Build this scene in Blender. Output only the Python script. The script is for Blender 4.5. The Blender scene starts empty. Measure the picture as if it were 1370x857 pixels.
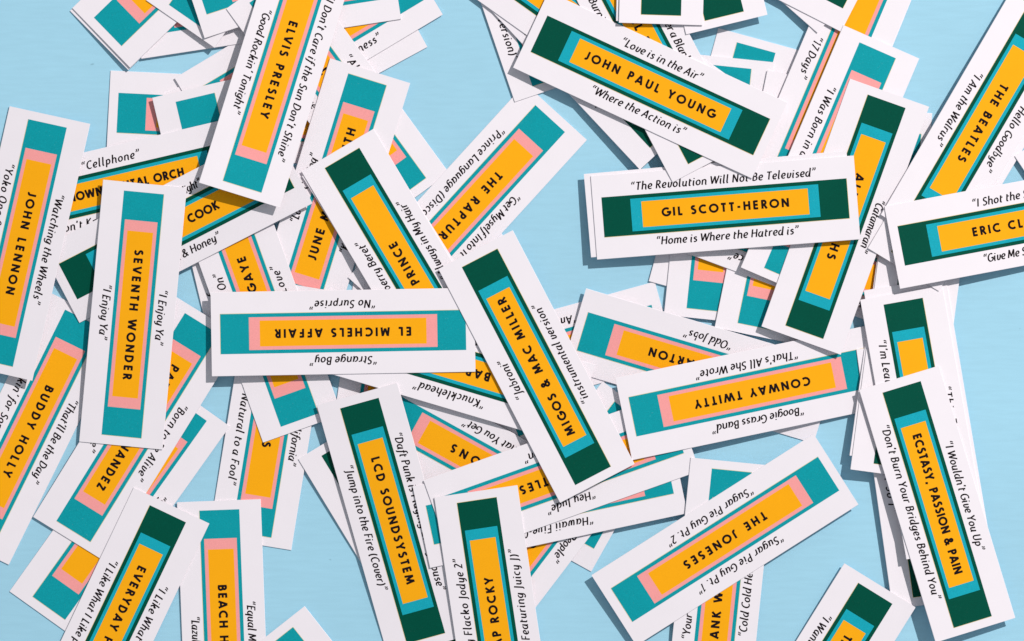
import bpy, math, random
import numpy as np
from math import radians as R, sin, cos, pi, hypot

# ------------------------------------------------------------------ scale
LC = 351.0                      # card length in picture units
S = 0.0762 / LC                 # metres per picture unit (a title strip is 3 inches long)
PW, PH = 1370.0, 857.0
HCAM = 0.95

sc = bpy.context.scene
col = sc.collection

# ------------------------------------------------------------------ camera
cd = bpy.data.cameras.new('camera')
cam = bpy.data.objects.new('camera', cd)
col.objects.link(cam)
cam.location = (0, 0, HCAM)
cd.sensor_width = 36.0
cd.lens = 36.0 * HCAM / (PW * S)
cd.clip_start = 0.05
cd.clip_end = 20.0
sc.camera = cam

# ------------------------------------------------------------------ room light
w = bpy.data.worlds.new('World')
sc.world = w
w.use_nodes = True
bg = w.node_tree.nodes['Background']
bg.inputs['Color'].default_value = (0.80, 0.90, 0.98, 1)
bg.inputs['Strength'].default_value = 0.36

# hard key lamp high on the upper right
ld = bpy.data.lights.new('studio_lamp', 'POINT')
lamp = bpy.data.objects.new('studio_lamp', ld)
col.objects.link(lamp)
EL, DIST = R(44), 2.6
lamp.location = (DIST * cos(EL) * 0.70, DIST * cos(EL) * 0.714, DIST * sin(EL))
ld.energy = 290.0
ld.color = (1.0, 0.962, 0.935)
ld.shadow_soft_size = 0.021

sc.view_settings.view_transform = 'Standard'
sc.view_settings.look = 'None'
sc.view_settings.exposure = 0
sc.view_settings.gamma = 1

# ------------------------------------------------------------------ materials
def lin(c):
    return tuple(((v / 255) / 12.92 if v <= 10 else (((v / 255) + 0.055) / 1.055) ** 2.4) for v in c)

def new_mat(name, rgb, rough=0.6, spec=0.25, grain=0.05, gscale=9000, blotch=0.03, bump=0.15, bscale=6000, fleck=0.0):
    m = bpy.data.materials.new(name)
    m.use_nodes = True
    nt = m.node_tree
    b = nt.nodes['Principled BSDF']
    b.inputs['Roughness'].default_value = rough
    b.inputs['Specular IOR Level'].default_value = spec
    tc = nt.nodes.new('ShaderNodeTexCoord')
    geo = nt.nodes.new('ShaderNodeNewGeometry')
    n1 = nt.nodes.new('ShaderNodeTexNoise'); n1.inputs['Scale'].default_value = gscale; n1.inputs['Detail'].default_value = 2
    n2 = nt.nodes.new('ShaderNodeTexNoise'); n2.inputs['Scale'].default_value = 160; n2.inputs['Detail'].default_value = 3
    nt.links.new(geo.outputs['Position'], n1.inputs['Vector'])
    nt.links.new(geo.outputs['Position'], n2.inputs['Vector'])
    def mul(a, bb):
        q = nt.nodes.new('ShaderNodeMath'); q.operation = 'MULTIPLY_ADD'
        nt.links.new(a, q.inputs[0]); q.inputs[1].default_value = bb; q.inputs[2].default_value = 1 - bb * 0.5
        return q.outputs[0]
    a = mul(n1.outputs['Fac'], grain * 2)
    c = mul(n2.outputs['Fac'], blotch * 2)
    p = nt.nodes.new('ShaderNodeMath'); p.operation = 'MULTIPLY'
    nt.links.new(a, p.inputs[0]); nt.links.new(c, p.inputs[1])
    fac = p.outputs[0]
    mix = nt.nodes.new('ShaderNodeMix'); mix.data_type = 'RGBA'; mix.blend_type = 'MULTIPLY'
    mix.inputs[0].default_value = 1
    mix.inputs[6].default_value = (*rgb, 1)
    nt.links.new(fac, mix.inputs[7])
    out = mix.outputs[2]
    if fleck:
        n3 = nt.nodes.new('ShaderNodeTexNoise'); n3.inputs['Scale'].default_value = 2600; n3.inputs['Detail'].default_value = 1
        nt.links.new(geo.outputs['Position'], n3.inputs['Vector'])
        r = nt.nodes.new('ShaderNodeMapRange'); r.inputs[1].default_value = 0.70; r.inputs[2].default_value = 0.80
        r.inputs[3].default_value = 0; r.inputs[4].default_value = fleck
        nt.links.new(n3.outputs['Fac'], r.inputs[0])
        m2 = nt.nodes.new('ShaderNodeMix'); m2.data_type = 'RGBA'
        nt.links.new(r.outputs[0], m2.inputs[0]); nt.links.new(out, m2.inputs[6]); m2.inputs[7].default_value = (0.75, 0.78, 0.8, 1)
        out = m2.outputs[2]
    nt.links.new(out, b.inputs['Base Color'])
    bp = nt.nodes.new('ShaderNodeBump'); bp.inputs['Strength'].default_value = bump; bp.inputs['Distance'].default_value = 0.00004
    n4 = nt.nodes.new('ShaderNodeTexNoise'); n4.inputs['Scale'].default_value = bscale; n4.inputs['Detail'].default_value = 3
    nt.links.new(geo.outputs['Position'], n4.inputs['Vector'])
    nt.links.new(n4.outputs['Fac'], bp.inputs['Height'])
    nt.links.new(bp.outputs[0], b.inputs['Normal'])
    return m

M = {
    'paper': new_mat('white_card_stock', lin((238, 230, 235)), 0.7, 0.15, grain=0.035, gscale=4500, blotch=0.02),
    'teal': new_mat('teal_ink', lin((14, 151, 161)), 0.6, 0.06, grain=0.27, gscale=3700, blotch=0.05, fleck=0.07),
    'green': new_mat('dark_green_ink', lin((0, 76, 60)), 0.6, 0.05, grain=0.27, gscale=3700, blotch=0.05, fleck=0.015),
    'aqua': new_mat('bright_teal_ink', lin((24, 163, 180)), 0.6, 0.06, grain=0.27, gscale=3700, blotch=0.05, fleck=0.06),
    'pink': new_mat('salmon_pink_ink', lin((243, 158, 156)), 0.6, 0.06, grain=0.15, gscale=3900, blotch=0.03),
    'mustard': new_mat('mustard_ink', lin((249, 170, 20)), 0.6, 0.06, grain=0.09, gscale=3900, blotch=0.03),
    'fringe': new_mat('yellow_plate_edge', lin((226, 205, 150)), 0.6, 0.05),
    'ink': new_mat('black_ink', (0.012, 0.007, 0.009), 0.6, 0.04, grain=0.1),
}

def table_material():
    m = bpy.data.materials.new('pale_blue_paint'); m.use_nodes = True
    nt = m.node_tree; b = nt.nodes['Principled BSDF']
    b.inputs['Roughness'].default_value = 0.62; b.inputs['Specular IOR Level'].default_value = 0.2
    geo = nt.nodes.new('ShaderNodeNewGeometry')
    def noise(scale, detail, sx=1, sy=1, rough=0.5):
        mp = nt.nodes.new('ShaderNodeMapping'); mp.inputs['Scale'].default_value = (sx, sy, 1)
        mp.inputs['Rotation'].default_value = (0, 0, 0.05)
        nt.links.new(geo.outputs['Position'], mp.inputs['Vector'])
        n = nt.nodes.new('ShaderNodeTexNoise'); n.inputs['Scale'].default_value = scale
        n.inputs['Detail'].default_value = detail; n.inputs['Roughness'].default_value = rough
        nt.links.new(mp.outputs[0], n.inputs['Vector'])
        return n.outputs['Fac']
    def rng(v, a, bb, c, d):
        r = nt.nodes.new('ShaderNodeMapRange')
        for i, x in enumerate((a, bb, c, d)): r.inputs[i + 1].default_value = x
        nt.links.new(v, r.inputs[0]); return r.outputs[0]
    def mulv(a, bb):
        q = nt.nodes.new('ShaderNodeMath'); q.operation = 'MULTIPLY'
        nt.links.new(a, q.inputs[0]); nt.links.new(bb, q.inputs[1]); return q.outputs[0]
    streak = rng(noise(900, 3, 0.12, 1), 0.3, 0.7, 0.975, 1.025)
    blot = rng(noise(11, 4), 0.3, 0.7, 0.95, 1.04)
    grain = rng(noise(5200, 2), 0.25, 0.75, 0.95, 1.05)
    speck = rng(noise(330, 1.5, 0.55, 1), 0.765, 0.80, 1.0, 0.72)
    f = mulv(mulv(streak, blot), mulv(grain, speck))
    mix = nt.nodes.new('ShaderNodeMix'); mix.data_type = 'RGBA'; mix.blend_type = 'MULTIPLY'
    mix.inputs[0].default_value = 1
    mix.inputs[6].default_value = (*lin((160, 207, 227)), 1)
    nt.links.new(f, mix.inputs[7]); nt.links.new(mix.outputs[2], b.inputs['Base Color'])
    add = nt.nodes.new('ShaderNodeMath'); add.operation = 'ADD'
    nt.links.new(noise(900, 3, 0.12, 1), add.inputs[0]); nt.links.new(noise(3500, 2), add.inputs[1])
    bp = nt.nodes.new('ShaderNodeBump'); bp.inputs['Strength'].default_value = 0.12; bp.inputs['Distance'].default_value = 0.0001
    nt.links.new(add.outputs[0], bp.inputs['Height']); nt.links.new(bp.outputs[0], b.inputs['Normal'])
    return m

# ------------------------------------------------------------------ table top
def make_table():
    n = 12
    vs = [((i / n - 0.5) * 1.4, (j / n - 0.5) * 1.1, 0) for j in range(n + 1) for i in range(n + 1)]
    fs = [(j * (n + 1) + i, j * (n + 1) + i + 1, (j + 1) * (n + 1) + i + 1, (j + 1) * (n + 1) + i) for j in range(n) for i in range(n)]
    me = bpy.data.meshes.new('table_top'); me.from_pydata(vs, [], fs)
    me.materials.append(table_material())
    o = bpy.data.objects.new('table_top', me); col.objects.link(o)
    o['kind'] = 'structure'
make_table()

# ------------------------------------------------------------------ lettering
def E(cx, cy, rx, ry, a0, a1, n=None):
    if n is None: n = max(4, int(abs(a1 - a0) / 22))
    return [(cx + rx * cos(R(a0 + (a1 - a0) * i / n)), cy + ry * sin(R(a0 + (a1 - a0) * i / n))) for i in range(n + 1)]

def P(*a):
    return [(a[i], a[i + 1]) for i in range(0, len(a), 2)]

# bold geometric capitals: (advance, strokes), cap height 1
h = .095
T = {
 'A': (.80, [P(.07,0, .40,1.0), P(.40,1.0, .73,0), P(.17,.27, .63,.27)]),
 'B': (.62, [P(.13,0,.13,1), P(.13,1-h,.30,1-h)+E(.30,.73,.17,.175,90,-90)+P(.13,.55), P(.13,.53,.33,.53)+E(.33,.315,.19,.22,90,-90)+P(.13,h)]),
 'C': (.82, [E(.50,.5,.40,.41,52,308)]),
 'D': (.78, [P(.13,0,.13,1), P(.13,1-h,.30,1-h)+E(.30,.5,.36,.405,90,-90)+P(.13,h)]),
 'E': (.58, [P(.13,0,.13,1), P(.13,1-h,.52,1-h), P(.13,.51,.50,.51), P(.13,h,.52,h)]),
 'F': (.55, [P(.13,0,.13,1), P(.13,1-h,.50,1-h), P(.13,.49,.47,.49)]),
 'G': (.90, [E(.50,.5,.40,.41,50,350)+P(.88,.47,.54,.47)]),
 'H': (.76, [P(.13,0,.13,1), P(.63,0,.63,1), P(.13,.52,.63,.52)]),
 'I': (.26, [P(.13,0,.13,1)]),
 'J': (.46, [P(.34,1,.34,.27)+E(.17,.27,.17,.18,0,-120)]),
 'K': (.68, [P(.13,0,.13,1), P(.58,1,.17,.50), P(.24,.56,.62,0)]),
 'L': (.50, [P(.13,1,.13,0), P(.13,h,.47,h)]),
 'M': (.96, [P(.10,0,.22,1), P(.22,.96,.48,.12), P(.48,.12,.74,.96), P(.74,1,.86,0)]),
 'N': (.80, [P(.13,0,.13,1), P(.13,.95,.67,.05), P(.67,0,.67,1)]),
 'O': (.96, [E(.48,.5,.40,.41,0,360)]),
 'P': (.60, [P(.13,0,.13,1), P(.13,1-h,.30,1-h)+E(.30,.69,.19,.215,90,-90)+P(.13,.475)]),
 'R': (.64, [P(.13,0,.13,1), P(.13,1-h,.30,1-h)+E(.30,.70,.18,.205,90,-90)+P(.13,.495), P(.28,.50,.57,0)]),
 'S': (.58, [E(.30,.735,.17,.175,35,270,10)+E(.28,.31,.20,.215,75,-150,10)]),
 'T': (.58, [P(.29,0,.29,1), P(.03,1-h,.55,1-h)]),
 'U': (.74, [P(.13,1,.13,.36)+E(.37,.33,.24,.245,180,360)+P(.61,.36,.61,1)]),
 'V': (.74, [P(.06,1,.37,.02), P(.37,.02,.68,1)]),
 'W': (1.10, [P(.06,1,.30,.02), P(.30,.04,.55,.96), P(.55,.96,.80,.04), P(.80,.02,1.04,1)]),
 'X': (.70, [P(.07,0,.63,1), P(.63,0,.07,1)]),
 'Y': (.70, [P(.35,0,.35,.47), P(.06,1,.35,.44), P(.64,1,.35,.44)]),
 'Z': (.62, [P(.06,1-h,.54,1-h), P(.52,.95,.10,.05), P(.06,h,.56,h)]),
 '&': (.78, [P(.72,0,.25,.62)+E(.33,.76,.14,.16,210,-30,8)+P(.22,.45)+E(.28,.26,.20,.20,110,320,8)+P(.68,.46)]),
 '-': (.40, [P(.05,.42,.35,.42)]),
 ',': (.26, [P(.16,.12,.08,-.16)]),
 "'": (.22, [P(.11,1,.11,.72)]),
 ' ': (.34, []),
}

# cursive italic face: x height .62, ascender 1, descender -.28; sheared when laid out
X = .62
B = E(.235,.31,.185,.275,60,375)
G = {
 'a': (.56, [E(.25,.30,.20,.27,75,300)+P(.43,.42), P(.45,.62,.43,.14,.47,.03,.54,.05)]),
 'b': (.53, [P(.10,1.0,.09,.12)+E(.24,.28,.19,.26,215,500,10)]),
 'c': (.45, [E(.27,.31,.21,.28,55,300)]),
 'd': (.57, [E(.25,.30,.20,.27,75,300)+P(.43,.42), P(.46,1.0,.44,.14,.48,.03,.55,.05)]),
 'e': (.47, [P(.09,.28)+E(.26,.45,.15,.155,-70,120,6)+E(.28,.31,.22,.28,130,310,8)]),
 'f': (.34, [P(.44,.93)+E(.32,.82,.12,.14,60,175,5)+P(.17,.30,.13,-.10)+E(.02,-.12,.11,.12,0,-100,4), P(.05,.57,.36,.57)]),
 'g': (.54, [E(.25,.32,.20,.26,75,300)+P(.43,.42), P(.46,.60,.44,.02)+E(.25,-.02,.19,.22,0,-150,7)]),
 'h': (.56, [P(.10,1.0,.09,0), P(.10,.34)+E(.28,.42,.17,.17,150,10,6)+P(.45,.12,.49,.03,.55,.05)]),
 'i': (.25, [P(.11,.60,.10,.12,.14,.03,.21,.05), P(.125,.86,.125,.76)]),
 'j': (.26, [P(.14,.60,.12,-.08)+E(.0,-.08,.12,.16,0,-100,5), P(.15,.86,.15,.76)]),
 'k': (.52, [P(.10,1.0,.09,0), P(.11,.28,.20,.33)+E(.29,.47,.12,.12,60,-80,5)+P(.22,.31), P(.22,.31,.40,.04,.50,.04)]),
 'l': (.27, [P(.11,1.0,.10,.14,.14,.03,.23,.05)]),
 'm': (.84, [P(.10,.60,.09,0), P(.10,.34)+E(.26,.44,.15,.15,150,10,6)+P(.41,0), P(.41,.34)+E(.57,.44,.15,.15,150,10,6)+P(.72,.12,.76,.03,.82,.05)]),
 'n': (.56, [P(.10,.60,.09,0), P(.10,.34)+E(.28,.42,.17,.17,150,10,6)+P(.45,.12,.49,.03,.55,.05)]),
 'o': (.52, [E(.26,.31,.20,.27,0,360,14)]),
 'p': (.54, [P(.11,.60,.09,-.28), P(.10,.36)+E(.27,.32,.19,.26,150,-140,11)]),
 'q': (.54, [E(.25,.30,.20,.27,75,300)+P(.43,.42), P(.46,.60,.44,-.28)]),
 'r': (.39, [P(.10,.60,.09,0), P(.10,.36)+E(.29,.42,.17,.16,160,60,4)]),
 's': (.42, [P(.36,.53)+E(.23,.455,.13,.115,40,255,6)+E(.20,.17,.15,.145,75,-140,7)]),
 't': (.37, [P(.15,.80,.13,.15)+E(.23,.13,.10,.10,190,300,4), P(.13,.57,.35,.57)]),
 'u': (.56, [P(.11,.60,.10,.20)+E(.25,.20,.15,.17,180,330,5)+P(.43,.30), P(.45,.60,.43,.12,.47,.03,.54,.05)]),
 'v': (.50, [P(.08,.58,.13,.56,.14,.16)+E(.26,.20,.14,.17,205,340,5)+P(.45,.45,.40,.60)]),
 'w': (.76, [P(.08,.58,.12,.56,.13,.16)+E(.24,.18,.12,.15,205,330,5)+P(.40,.58), P(.40,.58,.40,.16)+E(.51,.18,.11,.15,205,330,5)+P(.68,.45,.64,.60)]),
 'x': (.48, [P(.07,.60,.42,.02), P(.42,.60,.06,.02)]),
 'y': (.54, [P(.11,.60,.10,.22)+E(.25,.22,.15,.18,180,330,5)+P(.43,.32), P(.45,.60,.44,.04)+E(.26,-.02,.18,.22,0,-120,6)]),
 'z': (.45, [P(.08,.56,.40,.56,.07,.06,.42,.06)]),
 'A': (.66, [P(.05,0,.36,.92), P(.36,.92,.60,0), P(.16,.30,.54,.30)]),
 'B': (.58, [P(.12,0,.12,.92), P(.12,.88,.26,.88)+E(.28,.69,.17,.19,90,-90,6)+P(.12,.50), P(.12,.50,.30,.50)+E(.30,.27,.20,.23,90,-90,7)+P(.12,.04)]),
 'C': (.58, [E(.38,.46,.30,.44,55,305,12)]),
 'D': (.68, [P(.12,0,.12,.92), P(.12,.88,.24,.88)+E(.24,.46,.36,.42,90,-90,9)+P(.12,.04)]),
 'E': (.52, [P(.48,.04,.12,.04,.12,.88,.48,.88), P(.12,.48,.42,.48)]),
 'F': (.50, [P(.12,0,.12,.88,.48,.88), P(.12,.46,.42,.46)]),
 'G': (.66, [E(.38,.46,.30,.44,55,330,13)+P(.62,.42,.42,.42)]),
 'H': (.68, [P(.12,0,.12,.92), P(.58,0,.58,.92), P(.12,.48,.58,.48)]),
 'I': (.30, [P(.14,0,.14,.92)]),
 'J': (.36, [P(.24,.92,.22,-.04)+E(.10,-.04,.12,.16,0,-110,5)]),
 'K': (.60, [P(.12,0,.12,.92), P(.52,.92,.15,.46), P(.15,.48,.55,0)]),
 'L': (.48, [P(.12,.92,.12,.04,.46,.04)]),
 'M': (.80, [P(.08,0,.16,.92), P(.16,.90,.40,.14), P(.40,.14,.66,.90), P(.66,.92,.70,0)]),
 'N': (.70, [P(.12,0,.12,.92), P(.12,.90,.58,.02), P(.58,0,.58,.92)]),
 'O': (.72, [E(.36,.46,.29,.44,0,360,18)]),
 'P': (.55, [P(.12,0,.12,.92), P(.12,.88,.26,.88)+E(.28,.66,.20,.22,90,-90,7)+P(.12,.44)]),
 'Q': (.72, [E(.36,.46,.29,.44,0,360,18), P(.40,.12,.62,-.12)]),
 'R': (.59, [P(.12,0,.12,.92), P(.12,.88,.26,.88)+E(.28,.68,.18,.20,90,-90,7)+P(.12,.48), P(.26,.48,.54,0)]),
 'S': (.52, [P(.46,.82)+E(.29,.69,.17,.20,50,250,8)+E(.25,.25,.20,.22,70,-145,9)]),
 'T': (.56, [P(.29,0,.29,.90), P(.04,.88,.55,.88)]),
 'U': (.66, [P(.11,.92,.11,.30)+E(.33,.28,.22,.25,180,360,8)+P(.55,.30,.55,.92)]),
 'V': (.62, [P(.06,.92,.30,.02), P(.30,.02,.60,.92)]),
 'W': (.90, [P(.05,.92,.24,.02), P(.24,.04,.48,.88), P(.48,.88,.64,.04), P(.64,.02,.90,.92)]),
 'Y': (.58, [P(.28,0,.29,.42), P(.05,.92,.29,.40), P(.57,.92,.29,.40)]),
 'Z': (.54, [P(.06,.88,.50,.88,.06,.04,.50,.04)]),
 '1': (.34, [P(.08,.80,.22,.92,.22,0)]),
 '7': (.44, [P(.05,.88,.42,.88,.16,0)]),
 '2': (.48, [E(.23,.68,.17,.20,150,-20,7)+P(.08,.04,.45,.04)]),
 '0': (.50, [E(.25,.46,.19,.44,0,360,16)]),
 '\u201c': (.42, [P(.14,.68,.08,.74,.09,.86,.17,.98), P(.34,.68,.28,.74,.29,.86,.37,.98)]),
 '\u201d': (.42, [P(.06,1.0,.12,.92,.11,.80,.03,.68), P(.26,1.0,.32,.92,.31,.80,.23,.68)]),
 "'": (.18, [P(.11,.96,.06,.72)]),
 '(': (.32, [E(.40,.36,.30,.62,125,235,7)]),
 ')': (.32, [E(-.10,.36,.30,.62,55,-55,7)]),
 '.': (.20, [P(.08,-.01,.08,.10)]),
 ',': (.20, [P(.10,.08,.04,-.14)]),
 '-': (.32, [P(.04,.32,.28,.32)]),
 '&': (.68, [P(.62,0,.22,.58)+E(.29,.72,.12,.15,210,-30,8)+P(.20,.42)+E(.25,.22,.18,.19,110,320,8)+P(.58,.42)]),
 ' ': (.17, []),
}

def stroke_quads(pts, w, z, V, F, pen=False):
    pts = [p for i, p in enumerate(pts) if i == 0 or hypot(p[0] - pts[i-1][0], p[1] - pts[i-1][1]) > 1e-4]
    n = len(pts)
    if n < 2: return
    closed = hypot(pts[0][0] - pts[-1][0], pts[0][1] - pts[-1][1]) < 1e-3 and n > 4
    if closed: pts = pts[:-1]; n -= 1
    L_, R_ = [], []
    for i in range(n):
        if closed: a, b, c = pts[i-1], pts[i], pts[(i+1) % n]
        else: a, b, c = pts[max(i-1, 0)], pts[i], pts[min(i+1, n-1)]
        d1 = (b[0]-a[0], b[1]-a[1]); d2 = (c[0]-b[0], c[1]-b[1])
        l1 = hypot(*d1); l2 = hypot(*d2)
        if l1 < 1e-6: d1, l1 = d2, l2
        if l2 < 1e-6: d2, l2 = d1, l1
        n1 = (-d1[1]/l1, d1[0]/l1); n2 = (-d2[1]/l2, d2[0]/l2)
        m = (n1[0]+n2[0], n1[1]+n2[1]); ml = max(hypot(*m), 0.5)
        m = (m[0]/ml, m[1]/ml)
        k = min(1/max(m[0]*n1[0]+m[1]*n1[1], .3), 1.6)
        hw = w / 2
        if pen:
            ang = math.atan2(d1[1]/l1 + d2[1]/l2, d1[0]/l1 + d2[0]/l2)
            hw *= 0.74 + 0.42 * abs(sin(ang - R(18)))
        L_.append((b[0]+m[0]*hw*k, b[1]+m[1]*hw*k)); R_.append((b[0]-m[0]*hw*k, b[1]-m[1]*hw*k))
    base = len(V)
    for l, r in zip(L_, R_):
        V.append((*l, z)); V.append((*r, z))
    for i in range(n if closed else n - 1):
        j = (i + 1) % n
        F.append((base+2*i+1, base+2*j+1, base+2*j, base+2*i))

def layout(text, font, size, width, wstroke, spacing, shear=0.0, pen=False):
    """polygons centred on 0 along x, on the capitals' mid height along y; picture units"""
    adv = sum(font[c][0] for c in text) * size
    n = len(text) - 1
    nat = adv + n * spacing
    if width is None: width = nat
    k = min(max(width / nat, 0.84), 1.10)
    sp = (width - adv * k) / max(n, 1)
    V, F = [], []
    x = -width / 2
    zc = 0
    for c in text:
        a, strokes = font[c]
        for s in strokes:
            zc += 1
            q = [((x + (px * k + shear * (py - .45)) * size), (py - .46) * size) for px, py in s]
            stroke_quads(q, wstroke * (0.74 if c in '\u201c\u201d' else 1), (zc % 5) * 0.0022, V, F, pen)
        x += a * size * k + sp
    return V, F, width

# ------------------------------------------------------------------ one card
WC, TH = 112.0, 1.25             # card width and thickness, picture units
NX = 16

class Card:
    pass

placed = []

def top_height(c, x, y):
    """height of card c's top at points x, y (picture-plane units); nan outside"""
    dx, dy = x - c.x, y - c.y
    u = dx * c.ca + dy * c.sa
    v = -dx * c.sa + dy * c.ca
    inside = (np.abs(u) <= LC / 2) & (np.abs(v) <= WC / 2)
    z = c.a + c.b * dx + c.c * dy + bend(c, u, v) + TH
    return np.where(inside, z, np.nan)

def bend(c, u, v):
    return c.k1 * (u / (LC / 2)) ** 2 + c.k2 * (u / (LC / 2)) * (v / (WC / 2))

GU, GV = np.meshgrid(np.linspace(-LC/2, LC/2, 61), np.linspace(-WC/2, WC/2, 21))
GU, GV = GU.ravel(), GV.ravel()
edge_mask = (np.abs(GU) > LC/2 - 1) | (np.abs(GV) > WC/2 - 1)

def solve_rest(c):
    x = c.x + GU * c.ca - GV * c.sa
    y = c.y + GU * c.sa + GV * c.ca
    bz = bend(c, GU, GV)
    xs, ys, hs = [x], [y], [0.0 - bz]
    for o in placed:
        if hypot(o.x - c.x, o.y - c.y) > 372: continue
        z = top_height(o, x, y)
        m = ~np.isnan(z)
        xs.append(x[m]); ys.append(y[m]); hs.append(z[m] - bz[m])
        ou, ov = GU[edge_mask], GV[edge_mask]
        ox = o.x + ou * o.ca - ov * o.sa; oy = o.y + ou * o.sa + ov * o.ca
        dx, dy = ox - c.x, oy - c.y
        u = dx * c.ca + dy * c.sa; v = -dx * c.sa + dy * c.ca
        m = (np.abs(u) <= LC/2) & (np.abs(v) <= WC/2)
        z = o.a + o.b * (ox - o.x) + o.c * (oy - o.y) + bend(o, ou, ov) + TH
        xs.append(ox[m]); ys.append(oy[m]); hs.append(z[m] - bend(c, u, v)[m])
    X_ = np.concatenate(xs) - c.x; Y_ = np.concatenate(ys) - c.y; H_ = np.concatenate(hs)
    pts = np.stack([X_, Y_, H_], 1)
    q = np.array([0.37, 0.23])
    big = 3000.0
    basis = [np.array([big * cos(t), big * sin(t), -500.0]) for t in (0.3, 0.3 + 2*pi/3, 0.3 + 4*pi/3)]
    def plane(bs):
        A = np.array([[1, p[0], p[1]] for p in bs]); return np.linalg.solve(A, np.array([p[2] for p in bs]))
    def inside(bs):
        A = np.array([[1, 1, 1], [p[0] for p in bs], [p[1] for p in bs]])
        try: l = np.linalg.solve(A, np.array([1, q[0], q[1]]))
        except np.linalg.LinAlgError: return -9
        return l.min()
    for it in range(200):
        pl = plane(basis)
        viol = pts[:, 2] - (pl[0] + pl[1] * pts[:, 0] + pl[2] * pts[:, 1])
        k = int(np.argmax(viol))
        if viol[k] < 1e-4: break
        cands = []
        for r in range(3):
            nb = list(basis); nb[r] = pts[k]
            cands.append((inside(nb), r))
        m, r = max(cands)
        basis[r] = pts[k]
    pl = plane(basis)
    c.a, c.b, c.c = pl[0] + 0.16, pl[1], pl[2]

def place(cx, cy, th, k1=0.0, k2=0.0):
    """cx, cy: where the card's middle is seen; th: reading direction, clockwise degrees"""
    c = Card()
    nx, ny = cx - PW/2, PH/2 - cy
    c.th = -R(th); c.ca, c.sa = cos(c.th), sin(c.th)
    c.k1, c.k2 = k1, k2
    c.x, c.y = nx, ny
    solve_rest(c)
    f = 1 - (c.a + TH) * S / HCAM
    c.x, c.y = nx * f, ny * f
    solve_rest(c)
    placed.append(c)
    return c

def mesh_obj(name, V, F, mat, parent, c):
    """V in card units (u, v, w above the card's underside)"""
    me = bpy.data.meshes.new(name)
    A = np.array(V, dtype=float)
    A[:, 2] += bend(c, A[:, 0], A[:, 1])
    A *= S
    me.from_pydata(A.tolist(), [], F)
    me.materials.append(M[mat])
    o = bpy.data.objects.new(name, me)
    col.objects.link(o)
    o.parent = parent
    return o

def mesh_from(A, F):
    me = bpy.data.meshes.new('printed_border')
    me.from_pydata(A.tolist(), [], F)
    return me

def slab(c, parent, rng_):
    xs = [-LC/2 + LC * i / NX for i in range(NX + 1)]
    V, F = [], []
    e = 0.35
    for x in xs:
        for (yy, zz) in ((-WC/2 + 0, 0.0), (WC/2, 0.0), (WC/2, TH - e), (WC/2 - e, TH), (-WC/2 + e, TH), (-WC/2, TH - e)):
            xx = x
            V.append((xx, yy, zz))
    n = 6
    for i in range(NX):
        for k in range(n):
            a, b = i * n + k, i * n + (k + 1) % n
            F.append((a, b, b + n, a + n))
    F.append(tuple(range(n)))
    F.append(tuple(NX * n + k for k in range(n))[::-1])
    F = [f[::-1] for f in F]
    return mesh_obj('paper_card', V, F, 'paper', parent, c)

def ring(x0, y0, x1, y1, z, xs_base):
    """rectangle 0 minus rectangle 1 (half sizes), split along x"""
    V, F = [], []
    xs = sorted(set([-x0, x0, -x1, x1] + [x for x in xs_base if -x0 < x < x0]))
    for i in range(len(xs) - 1):
        a, b = xs[i], xs[i+1]
        strips = [(-y0, y0)] if (b <= -x1 + 1e-6 or a >= x1 - 1e-6) else [(-y0, -y1), (y1, y0)]
        for (p, q) in strips:
            k = len(V)
            V += [(a, p, z), (b, p, z), (b, q, z), (a, q, z)]
            F.append((k, k+1, k+2, k+3))
    return V, F

def panel(x0, y0, z, xs_base):
    V, F = [], []
    xs = sorted(set([-x0, x0] + [x for x in xs_base if -x0 < x < x0]))
    for i in range(len(xs) - 1):
        a, b = xs[i], xs[i+1]
        k = len(V)
        V += [(a, -y0, z), (b, -y0, z), (b, y0, z), (a, y0, z)]
        F.append((k, k+1, k+2, k+3))
    return V, F

XB = [-LC/2 + LC * i / NX for i in range(NX + 1)]
PRINT = 0.07

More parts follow.
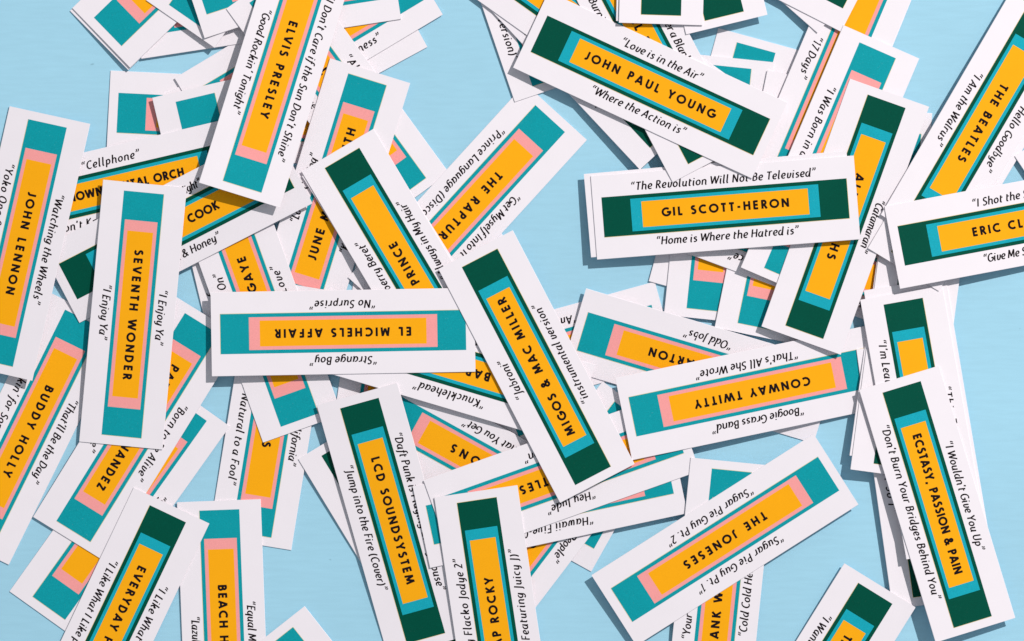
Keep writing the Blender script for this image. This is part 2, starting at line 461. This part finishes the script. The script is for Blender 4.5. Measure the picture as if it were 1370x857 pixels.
def card(design, cx, cy, th, title='', tw=None, top='', topw=None, bot='', botw=None, label='', k1=None, k2=None, to=0, bo=0, tx=0):
    rnd = random.Random(int(cx * 7 + cy * 13))
    if k1 is None: k1 = rnd.uniform(-0.5, 0.7)
    if k2 is None: k2 = rnd.uniform(-0.35, 0.35)
    c = place(cx, cy, th, k1, k2)
    root = bpy.data.objects.new('title_card', None)
    col.objects.link(root)
    root.empty_display_size = 0.01
    # orientation from the resting plane
    from mathutils import Vector, Matrix
    nrm = Vector((-c.b, -c.c, 1)).normalized()
    ux = Vector((c.ca, c.sa, c.b * c.ca + c.c * c.sa)).normalized()
    vy = nrm.cross(ux)
    mat = Matrix((ux, vy, nrm)).transposed().to_4x4()
    mat.translation = Vector((c.x * S, c.y * S, c.a * S))
    root.matrix_world = mat
    root['label'] = label
    root['category'] = 'title card'
    root['group'] = 'song title cards scattered in a pile on the pale blue table'
    slab(c, root, rnd)
    z = TH + PRINT
    # print registration wanders a little from card to card
    jx, jy = rnd.uniform(-.5, .5), rnd.uniform(-.5, .5)
    def shift(V): return [(a + jx, b + jy, q) for a, b, q in V]
    outer, mid = ('teal', 'pink') if design == 'A' else ('green', 'aqua')
    V, F = ring(163.5, 26.7, 125.4, 21.8, z, XB)
    bo_ = mesh_obj('printed_border', shift(V), F, outer, root, c)
    # the yellow plate prints a hair out of register along two sides
    fs = rnd.choice((-1, 1))
    V2, F2 = [], []
    for i in range(len(XB) - 1):
        a, b = max(XB[i], -163.5), min(XB[i+1], 163.5)
        k = len(V2)
        y0, y1 = sorted((fs * 26.7, fs * 27.25))
        V2 += [(a, y0, z), (b, y0, z), (b, y1, z), (a, y1, z)]; F2.append((k, k+1, k+2, k+3))
    k = len(V2)
    V2 += [(163.5, -26.7, z), (164.0, -26.7, z), (164.0, 26.7, z), (163.5, 26.7, z)]; F2.append((k, k+1, k+2, k+3))
    me = bo_.data; n0 = len(me.vertices)
    A = np.array([v.co[:] for v in me.vertices]); B2 = np.array(shift(V2), dtype=float)
    B2[:, 2] += bend(c, B2[:, 0], B2[:, 1]); B2 *= S
    fr = mesh_from(np.vstack([A, B2]), [tuple(p.vertices) for p in me.polygons] + [tuple(n0 + q for q in f) for f in F2])
    fr.materials.append(M[outer]); fr.materials.append(M['fringe'])
    for p in list(fr.polygons)[-len(F2):]: p.material_index = 1
    bo_.data = fr
    V, F = ring(125.4, 21.8, 111.0, 17.2, z, XB); mesh_obj('printed_frame', shift(V), F, mid, root, c)
    V, F = panel(111.0, 17.2, z, XB); mesh_obj('name_panel', shift(V), F, 'mustard', root, c)
    zt = TH + PRINT + 0.06
    if title:
        V, F, _ = layout(title, T, 11.7, tw, 2.95, 1.5)
        mesh_obj('name_lettering', [(a + tx, b, q + zt) for a, b, q in V], F, 'ink', root, c)
    zt = TH + PRINT
    for txt, wd, off, yy in ((top, topw, to, 38.0), (bot, botw, bo, -37.0)):
        if txt:
            s = '\u201c' + txt + '\u201d'
            V, F, _ = layout(s, G, 11.5, wd, 1.8, 0.6, 0.17, True)
            mesh_obj('song_lettering', [(a + off, b + yy, q + zt) for a, b, q in V], F, 'ink', root, c)
    return c

def rest(px, py, th, corner):
    """middle of a card from one seen corner (tl, tr, br, bl in reading order)"""
    d = (cos(R(th)), sin(R(th))); u = (sin(R(th)), -cos(R(th)))
    sx = {'l': 1, 'r': -1}[corner[1]]; sy = {'t': -1, 'b': 1}[corner[0]]
    return (px + sx * LC/2 * d[0] + sy * WC/2 * u[0], py + sx * LC/2 * d[1] + sy * WC/2 * u[1], th)

# ================================================================== the pile, lowest cards first
# ---- lowest layer, left and centre
card('A', 320.6, 158.5, 2.8, 'RAY BARRETTO', 130, label='almost level card with teal block and pink sliver, above left of "Cellphone"')
card('A', *rest(571.7, 62.6, -28.5, 'br'), label='bare white card end sticking out just below the card ending in "ness"')
card('A', 413, 61.7, -31, 'THE METERS', 110, bot='Tender Loving Happiness', botw=178, label='teal-bordered card with "ness" in view, its right corner over the blue')
card('A', *rest(189.5, 78.5, -8.7, 'bl'), label='long card lying almost level along the top edge, under the top left stack')
card('A', *rest(172.0, 93.4, -44.6, 'bl'), label='lower card of the two stacked at the top left corner, showing only its edge')
card('A', *rest(174.6, 90.2, -44.2, 'bl'), 'AL GREEN', 90, label='upper card of the two stacked at the top left corner, showing a teal block')
card('A', *rest(287.5, 63.5, -55.2, 'bl'), label='steep card at the top edge whose tip covers the level card beside the stack')
card('A', *rest(274.5, 51.0, -18.2, 'bl'), label='card at the top edge over the steep card, its teal block beside "Good Rockin\' Tonight"')
card('A', 451.8, 121.4, 54, 'BILL WITHERS', 130, bot='Use Me', top='Always', topw=66, to=2, label='card slanting down right under "Good Rockin\' Tonight", its pink and teal end showing')
card('A', *rest(204, 131, 76.8, 'bl'), 'CURTIS MAYFIELD', 160, bot='Move On Up to the Sky and Stay', botw=215, label='card with a teal block just above "Cellphone", mostly hidden below it')
card('A', 513, 492, 98, label='teal and pink card barely visible between "Strange Boy" and the "Jump into the Fire" card')
card('A', 443.3, 262.4, 287.2, 'JUNE MARSH SMITH', 184, tx=3, top='Love Is Coming', topw=96, bot='Keep On Running Back', botw=136, label='teal-bordered card reading upward with JUNE on its panel, left of the "Raspberry Beret" card')
card('A', 362.5, 553.5, 99.3, 'THE KEYS', 90, top='Goodbye California', topw=128, bot='Happiness Natural to a Fool', botw=204, label='teal-bordered upright card with the song title ending "Natural to a Fool"')
card('A', 345.4, 407.5, 250.4, 'MARVIN GAYE', 136, top="What's Going On", topw=116, bot='Only Love', botw=84, label='teal-bordered steep card with GAYE and song titles ending "On" and "Love"')
card('A', *rest(876, 376.4, 164.6, 'bl'), 'THE GUESS WHO', 130, bot='American Woman', botw=124, label='card lying under "Odd Jobs" with the upside-down beginning "Am" in view')
card('A', *rest(672, 606, 67.5, 'br'), bot='Everything I Do Gonna Be Funky', botw=258, bo=8, label='card almost hidden under "instrumental version", showing a dark teal corner')
card('A', 664.5, 630.8, 209.0, 'MILLER SONS', 152, tx=-7, bot="That's What You Get", botw=140, bo=1, top="Nobody Knows But Us", topw=124, label='teal-bordered card with the upside-down song title ending "What You Get"')
card('A', 625.5, 278.8, 132.4, 'THE RAPTURE', 128, top='Get Myself Into It', topw=118, bot='Prince Language (Disco Version)', botw=221, label='teal-bordered card with the song titles "Get Myself Into It" and "Prince Language"')
card('B', 159, 250, -13.0, 'UNKNOWN MENTAL ORCH', 189, tx=-5, top='Cellphone', topw=80, to=-3, bot="Don't Know How to Let It Go", botw=200, label='dark-green-bordered card with the song title "Cellphone"')
card('A', 39, 573, 116.2, 'BUDDY HOLLY', 134, tx=4, top="That'll Be the Day", topw=124, bot="Lookin' for Someone to Love", botw=196, bo=13, label='teal-bordered card with the song title "That\'ll Be the Day" at the left edge')
card('B', *rest(105, 431.5, -27, 'bl'), 'SAM PERRY COOK', 134, tx=-4, top='All Through the Night', topw=112, bot='Milk & Honey', botw=92, label='dark-green-bordered card with the song title ending "& Honey"')
card('A', *rest(120.9, 166, 102.6, 'tl'), 'JOHN LENNON', 140, top='Watching the Wheels', topw=150, bot='Yoko Ono Song for You Tonight', botw=230, bo=14, label='teal-bordered card with the song title "Watching the Wheels" at the left edge')
card('A', 160, 680.5, 125.5, 'NEIL', 60, top='So Far Away Now', topw=112, to=7, bot='Hold On', label='teal-bordered card crossing under "Born to Be Alive", its corner on the blue at lower left')
card('A', 184, 571.5, 121.8, 'PATRICK HERNANDEZ', 194, top='Born to Be Alive', topw=118, bot='Born to Be Alive', botw=120, bo=0, label='teal-bordered card with the song title "Born to Be Alive"')
card('A', 177.6, 420.8, 95.5, 'SEVENTH WONDER', 174, top='I Enjoy Ya', topw=74, bot='I Enjoy Ya', botw=74, label='teal-bordered upright card with "I Enjoy Ya" printed on both sides')
card('A', 372.6, 92.8, 107.0, 'ELVIS PRESLEY', 135, top="I Don't Care if the Sun Don't Shine", topw=232, bot="Good Rockin' Tonight", botw=146, label='teal-bordered card with the song title "Good Rockin\' Tonight"')
card('A', 299.2, 845, 87.9, 'BEACH HOUSE', 126, top='Equal Mind', topw=80, bot='Lazuli', botw=44, label='teal-bordered upright card with "Lazuli" and "Equal Mind" at the bottom edge')
card('B', 154, 834.5, 115.5, 'EVERYDAY PEOPLE', 170, top='I Like What I Like', topw=128, to=-11, bot='I Like What I Like pt. 2', botw=150, bo=-2, label='dark-green-bordered card with the song title "I Like What I Like" at the bottom left')
card('A', *rest(407.7, 810.6, 231.7, 'br'), label='lone card tip with a teal corner at the bottom edge, right of "Equal Mind"')
# ---- lowest layer, right
card('A', 968.5, 221.3, 105.4, label='card with the topmost teal block right of "Love is in the Air"')
card('A', 962, 252, 95.9, 'TOM JONES', 90, label='left of the two teal and pink card ends below "Home is Where the Hatred is"')
card('A', 1046, 277, 101.6, 'PAUL SIMON', 90, label='right of the two teal and pink card ends below "Home is Where the Hatred is"')
card('A', *rest(1247.7, 151, 5, 'tr'), label='almost hidden level card showing a teal sliver left of "I Am the Walrus"')
card('A', 1141, 44, 112.2, '', None, label='teal-bordered card at the top edge with mustard panel above "I Was Born in"')
card('A', 1119, 91, 113, 'WAR', 40, bot='17 Days', botw=60, top='Tonight', label='teal-bordered card with the song title "17 Days"')
card('A', 1087, 341.5, 200.4, 'LOU', 40, top='I Will Love You More Than Once', topw=210, label='card with only upside-down "ce" in view below "Home is Where the Hatred is"')
card('B', *rest(1093, 44, 41.5, 'br'), label='card showing only a thin white tip between the top edge and the "17 Days" card')
card('B', *rest(1124.5, 42.5, 27.2, 'br'), label='card at the top edge with a small dark green corner, left of a mustard panel')
card('A', 1110.7, 217.4, 113.0, 'THE BAND', 90, top='Up On Cripple Creek', bot='I Was Born in a Trunk', botw=152, bo=-19, label='teal-bordered card with the song title "I Was Born in"')
# ---- centre right
card('A', 744.5, 683.5, 127.2, 'SAM TAYLOR', 120, top='Everyday People', topw=110, label='teal-bordered card with the song title ending "people"')
card('A', 936.5, 489.3, 196.6, 'DOLLY PARTON', 142, bot='Odd Jobs', botw=66, label='teal-bordered card with the upside-down song title "Odd Jobs"')
card('B', 545, 354.5, 237.8, label='card hidden almost exactly beneath the "Raspberry Beret" card, showing only its edge')
card('B', 541, 352, 239.4, 'PRINCE', 64, top='Raspberry Beret', topw=112, bot='Always in My Hair', botw=120, bo=15, label='dark-green-bordered card with the song title "Raspberry Beret"')
card('B', 611.5, 491.5, 196.5, 'BAR-KAYS', 92, top='Knucklehead', topw=98, bot='Soul Finger', label='dark-green-bordered card with the upside-down song title "Knucklehead"')
card('B', *rest(399, 614, 58.8, 'bl'), bot='So Long Since I Wrote', botw=136, label='dark-green-bordered card showing its left corner beneath the "Jump into the Fire" card')
card('B', 525.4, 696, 74.3, 'LCD SOUNDSYSTEM', 176, top='Daft Punk is Playing at My House', topw=219, to=-2, bot='Jump into the Fire (Cover)', botw=174, label='dark-green-bordered card with the song title "Jump into the Fire (Cover)"')
card('A', 736, 668.3, 168, 'THE VENTURES', 140, top='Hawaii Five-0', topw=102, label='teal-bordered card with the upside-down song title "Hawaii Five-0"')
card('A', 751.5, 636, 160.4, 'THE BEATLES', 118, top='Hey Jude', topw=68, bot='Revolution', botw=80, label='teal-bordered card with the upside-down song title "Hey Jude"')
card('A', 1006.5, 524.5, 168.3, 'CONWAY TWITTY', 158, top='Boogie Grass Band', topw=126, bot="That's All She Wrote", botw=140, label='teal-bordered card with the upside-down song title "Boogie Grass Band"')
card('B', 662.3, 830.3, 261.6, 'ASAP ROCKY', 118, top='Pretty Flacko Jodye 2', topw=158, to=11, bot='Multiply (Featuring Juicy J)', botw=196, bo=-6, label='dark-green-bordered card with the song title ending "(Featuring Juicy J)"')
card('A', 459, 444, 179.0, 'EL MICHELS AFFAIR', 182, top='Strange Boy', topw=90, bot='No Surprise', botw=88, label='teal-bordered level card with the upside-down song title "Strange Boy"')
card('B', 717.6, 490.0, 242.5, 'MIGOS & MAC MILLER', 205, top='Jabroni', topw=58, bot='instrumental version', botw=148, label='dark-green-bordered card with the song title "Jabroni"')
# ---- lower right
card('A', 962, 792, 275.7, 'HANK WILLIAMS', 152, top="Your Cheatin' Heart", topw=134, bot='Cold Cold Heart', botw=112, label='teal-bordered card with the song title "Cold Cold Heart" at the bottom edge')
card('A', 970, 722.0, 147.5, 'THE JONESES', 128, top='Sugar Pie Guy Pt. 1', topw=134, bot='Sugar Pie Guy Pt. 2', botw=134, label='teal-bordered card with the song title "Sugar Pie Guy Pt. 2"')
card('B', *rest(1194, 815, 82, 'br'), bot='Just So I', botw=78, bo=7, label='lowest card under "Don\'t Burn Your Bridges", with the ending "I" in view at its left')
card('B', *rest(1135.7, 608.6, 98.2, 'br'), label='card showing only a thin white edge beneath the bare corner right of "Boogie Grass Band"')
card('B', *rest(1137, 627, 97.7, 'br'), label='card with a bare white corner over the blue, left of "Don\'t Burn Your Bridges"')
card('B', 1239.5, 553, 80.6, label='card with a long white right edge on the blue, under the "I\'m Leav" card')
card('B', 1236.5, 564.6, 80, '', top='This Time', topw=84, bot="I'm Leaving It All Up to You", botw=192, bo=-22, label='dark-green-bordered card with the song title beginning "I\'m Leav"')
card('B', 1254, 674, 73.2, 'ECSTASY, PASSION & PAIN', 194, top="I Wouldn't Give You Up", topw=152, bot="Don't Burn Your Bridges Behind You", botw=242, label='dark-green-bordered card with the song title "I Wouldn\'t Give You Up"', k1=-0.6)
card('B', *rest(1224.5, 812, 121.7, 'tl'), 'THE JACKSON BROTHERS', 192, bot='I Want to Take You Higher Again', botw=212, label='dark-green-bordered card beginning "I Want" at the bottom right')
# ---- upper right
card('B', 1130.9, 289.4, 109.7, 'ALLAH-LAHS', 120, top='Catamaran', topw=74, label='dark-green-bordered card with the song title "Catamaran"')
card('B', 1298, 209.5, 120.8, top='If I Fell in Love', topw=100, label='card beneath the "I Am the Walrus" card, showing a white corner beside "Catamaran"')
card('B', 1314.5, 164, 120.4, 'THE BEATLES', 118, top='Hello Goodbye', topw=104, bot='I Am the Walrus', botw=112, label='dark-green-bordered card with the song title "I Am the Walrus"')
card('B', *rest(1357, 209, 56.4, 'bl'), label='card at the right edge just above "I Shot the Sheriff", only its corner in view')
card('B', *rest(1203, 386.2, -10.6, 'bl'), 'ERIC CLAPTON', 132, top='I Shot the Sheriff', topw=118, bot='Give Me Strength', botw=108, bo=-4, label='dark-green-bordered card with the song title "I Shot the"')
card('A', *rest(688.5, 136.0, 71.2, 'br'), bot='Let It Whip (Extended Club Version)', botw=246, label='card under the "Love is in the Air" card with the ending "ersion)" in view')
card('B', 777, 60, 47, bot='Slip Away From Me Again', botw=164, label='dark-green-bordered card running diagonally under "Where the Action is" with its edge over the blue')
card('B', *rest(630, -7, 35.6, 'bl'), 'CAMEO', 60, label='green-bordered card at the top edge, mustard sliver beside "Love is in the Air"')
card('B', *rest(791.6, 344, -5.0, 'bl'), label='card directly beneath "Home is Where the Hatred is", its left edge showing')
card('B', 970.5, 277.5, -4.4, 'GIL SCOTT-HERON', 170, top='The Revolution Will Not Be Televised', topw=247, bot='Home is Where the Hatred is', botw=190, label='dark-green-bordered card with the song title "Home is Where the Hatred is"')
card('B', 867.6, 61.8, 62.3, 'AL BAKER', 92, bot='Burning Down the House Again', botw=196, top='Under a Blanket', topw=104, to=7, label='dark-green-bordered card whose tip covers part of the word "Revolution"')
card('B', 930.2, -137.4, 76.3, label='card with a tilted dark green block at the top edge, right of the squarer one')
card('B', 884.3, -146.0, 91.4, label='card beneath the upright green-block card at the top edge, only its left edge showing')
card('B', 888.6, -143.3, 91.6, label='upright card with a dark green block at the top edge above "Love is in"')
card('B', 870, 113.3, 25.0, 'JOHN PAUL YOUNG', 191, top='Love is in the Air', topw=118, bot='Where the Action is', botw=138, label='dark-green-bordered card with the song title "Love is in the Air"')
print('cards', len(placed), 'max height mm', max(c.a for c in placed) * S * 1000)
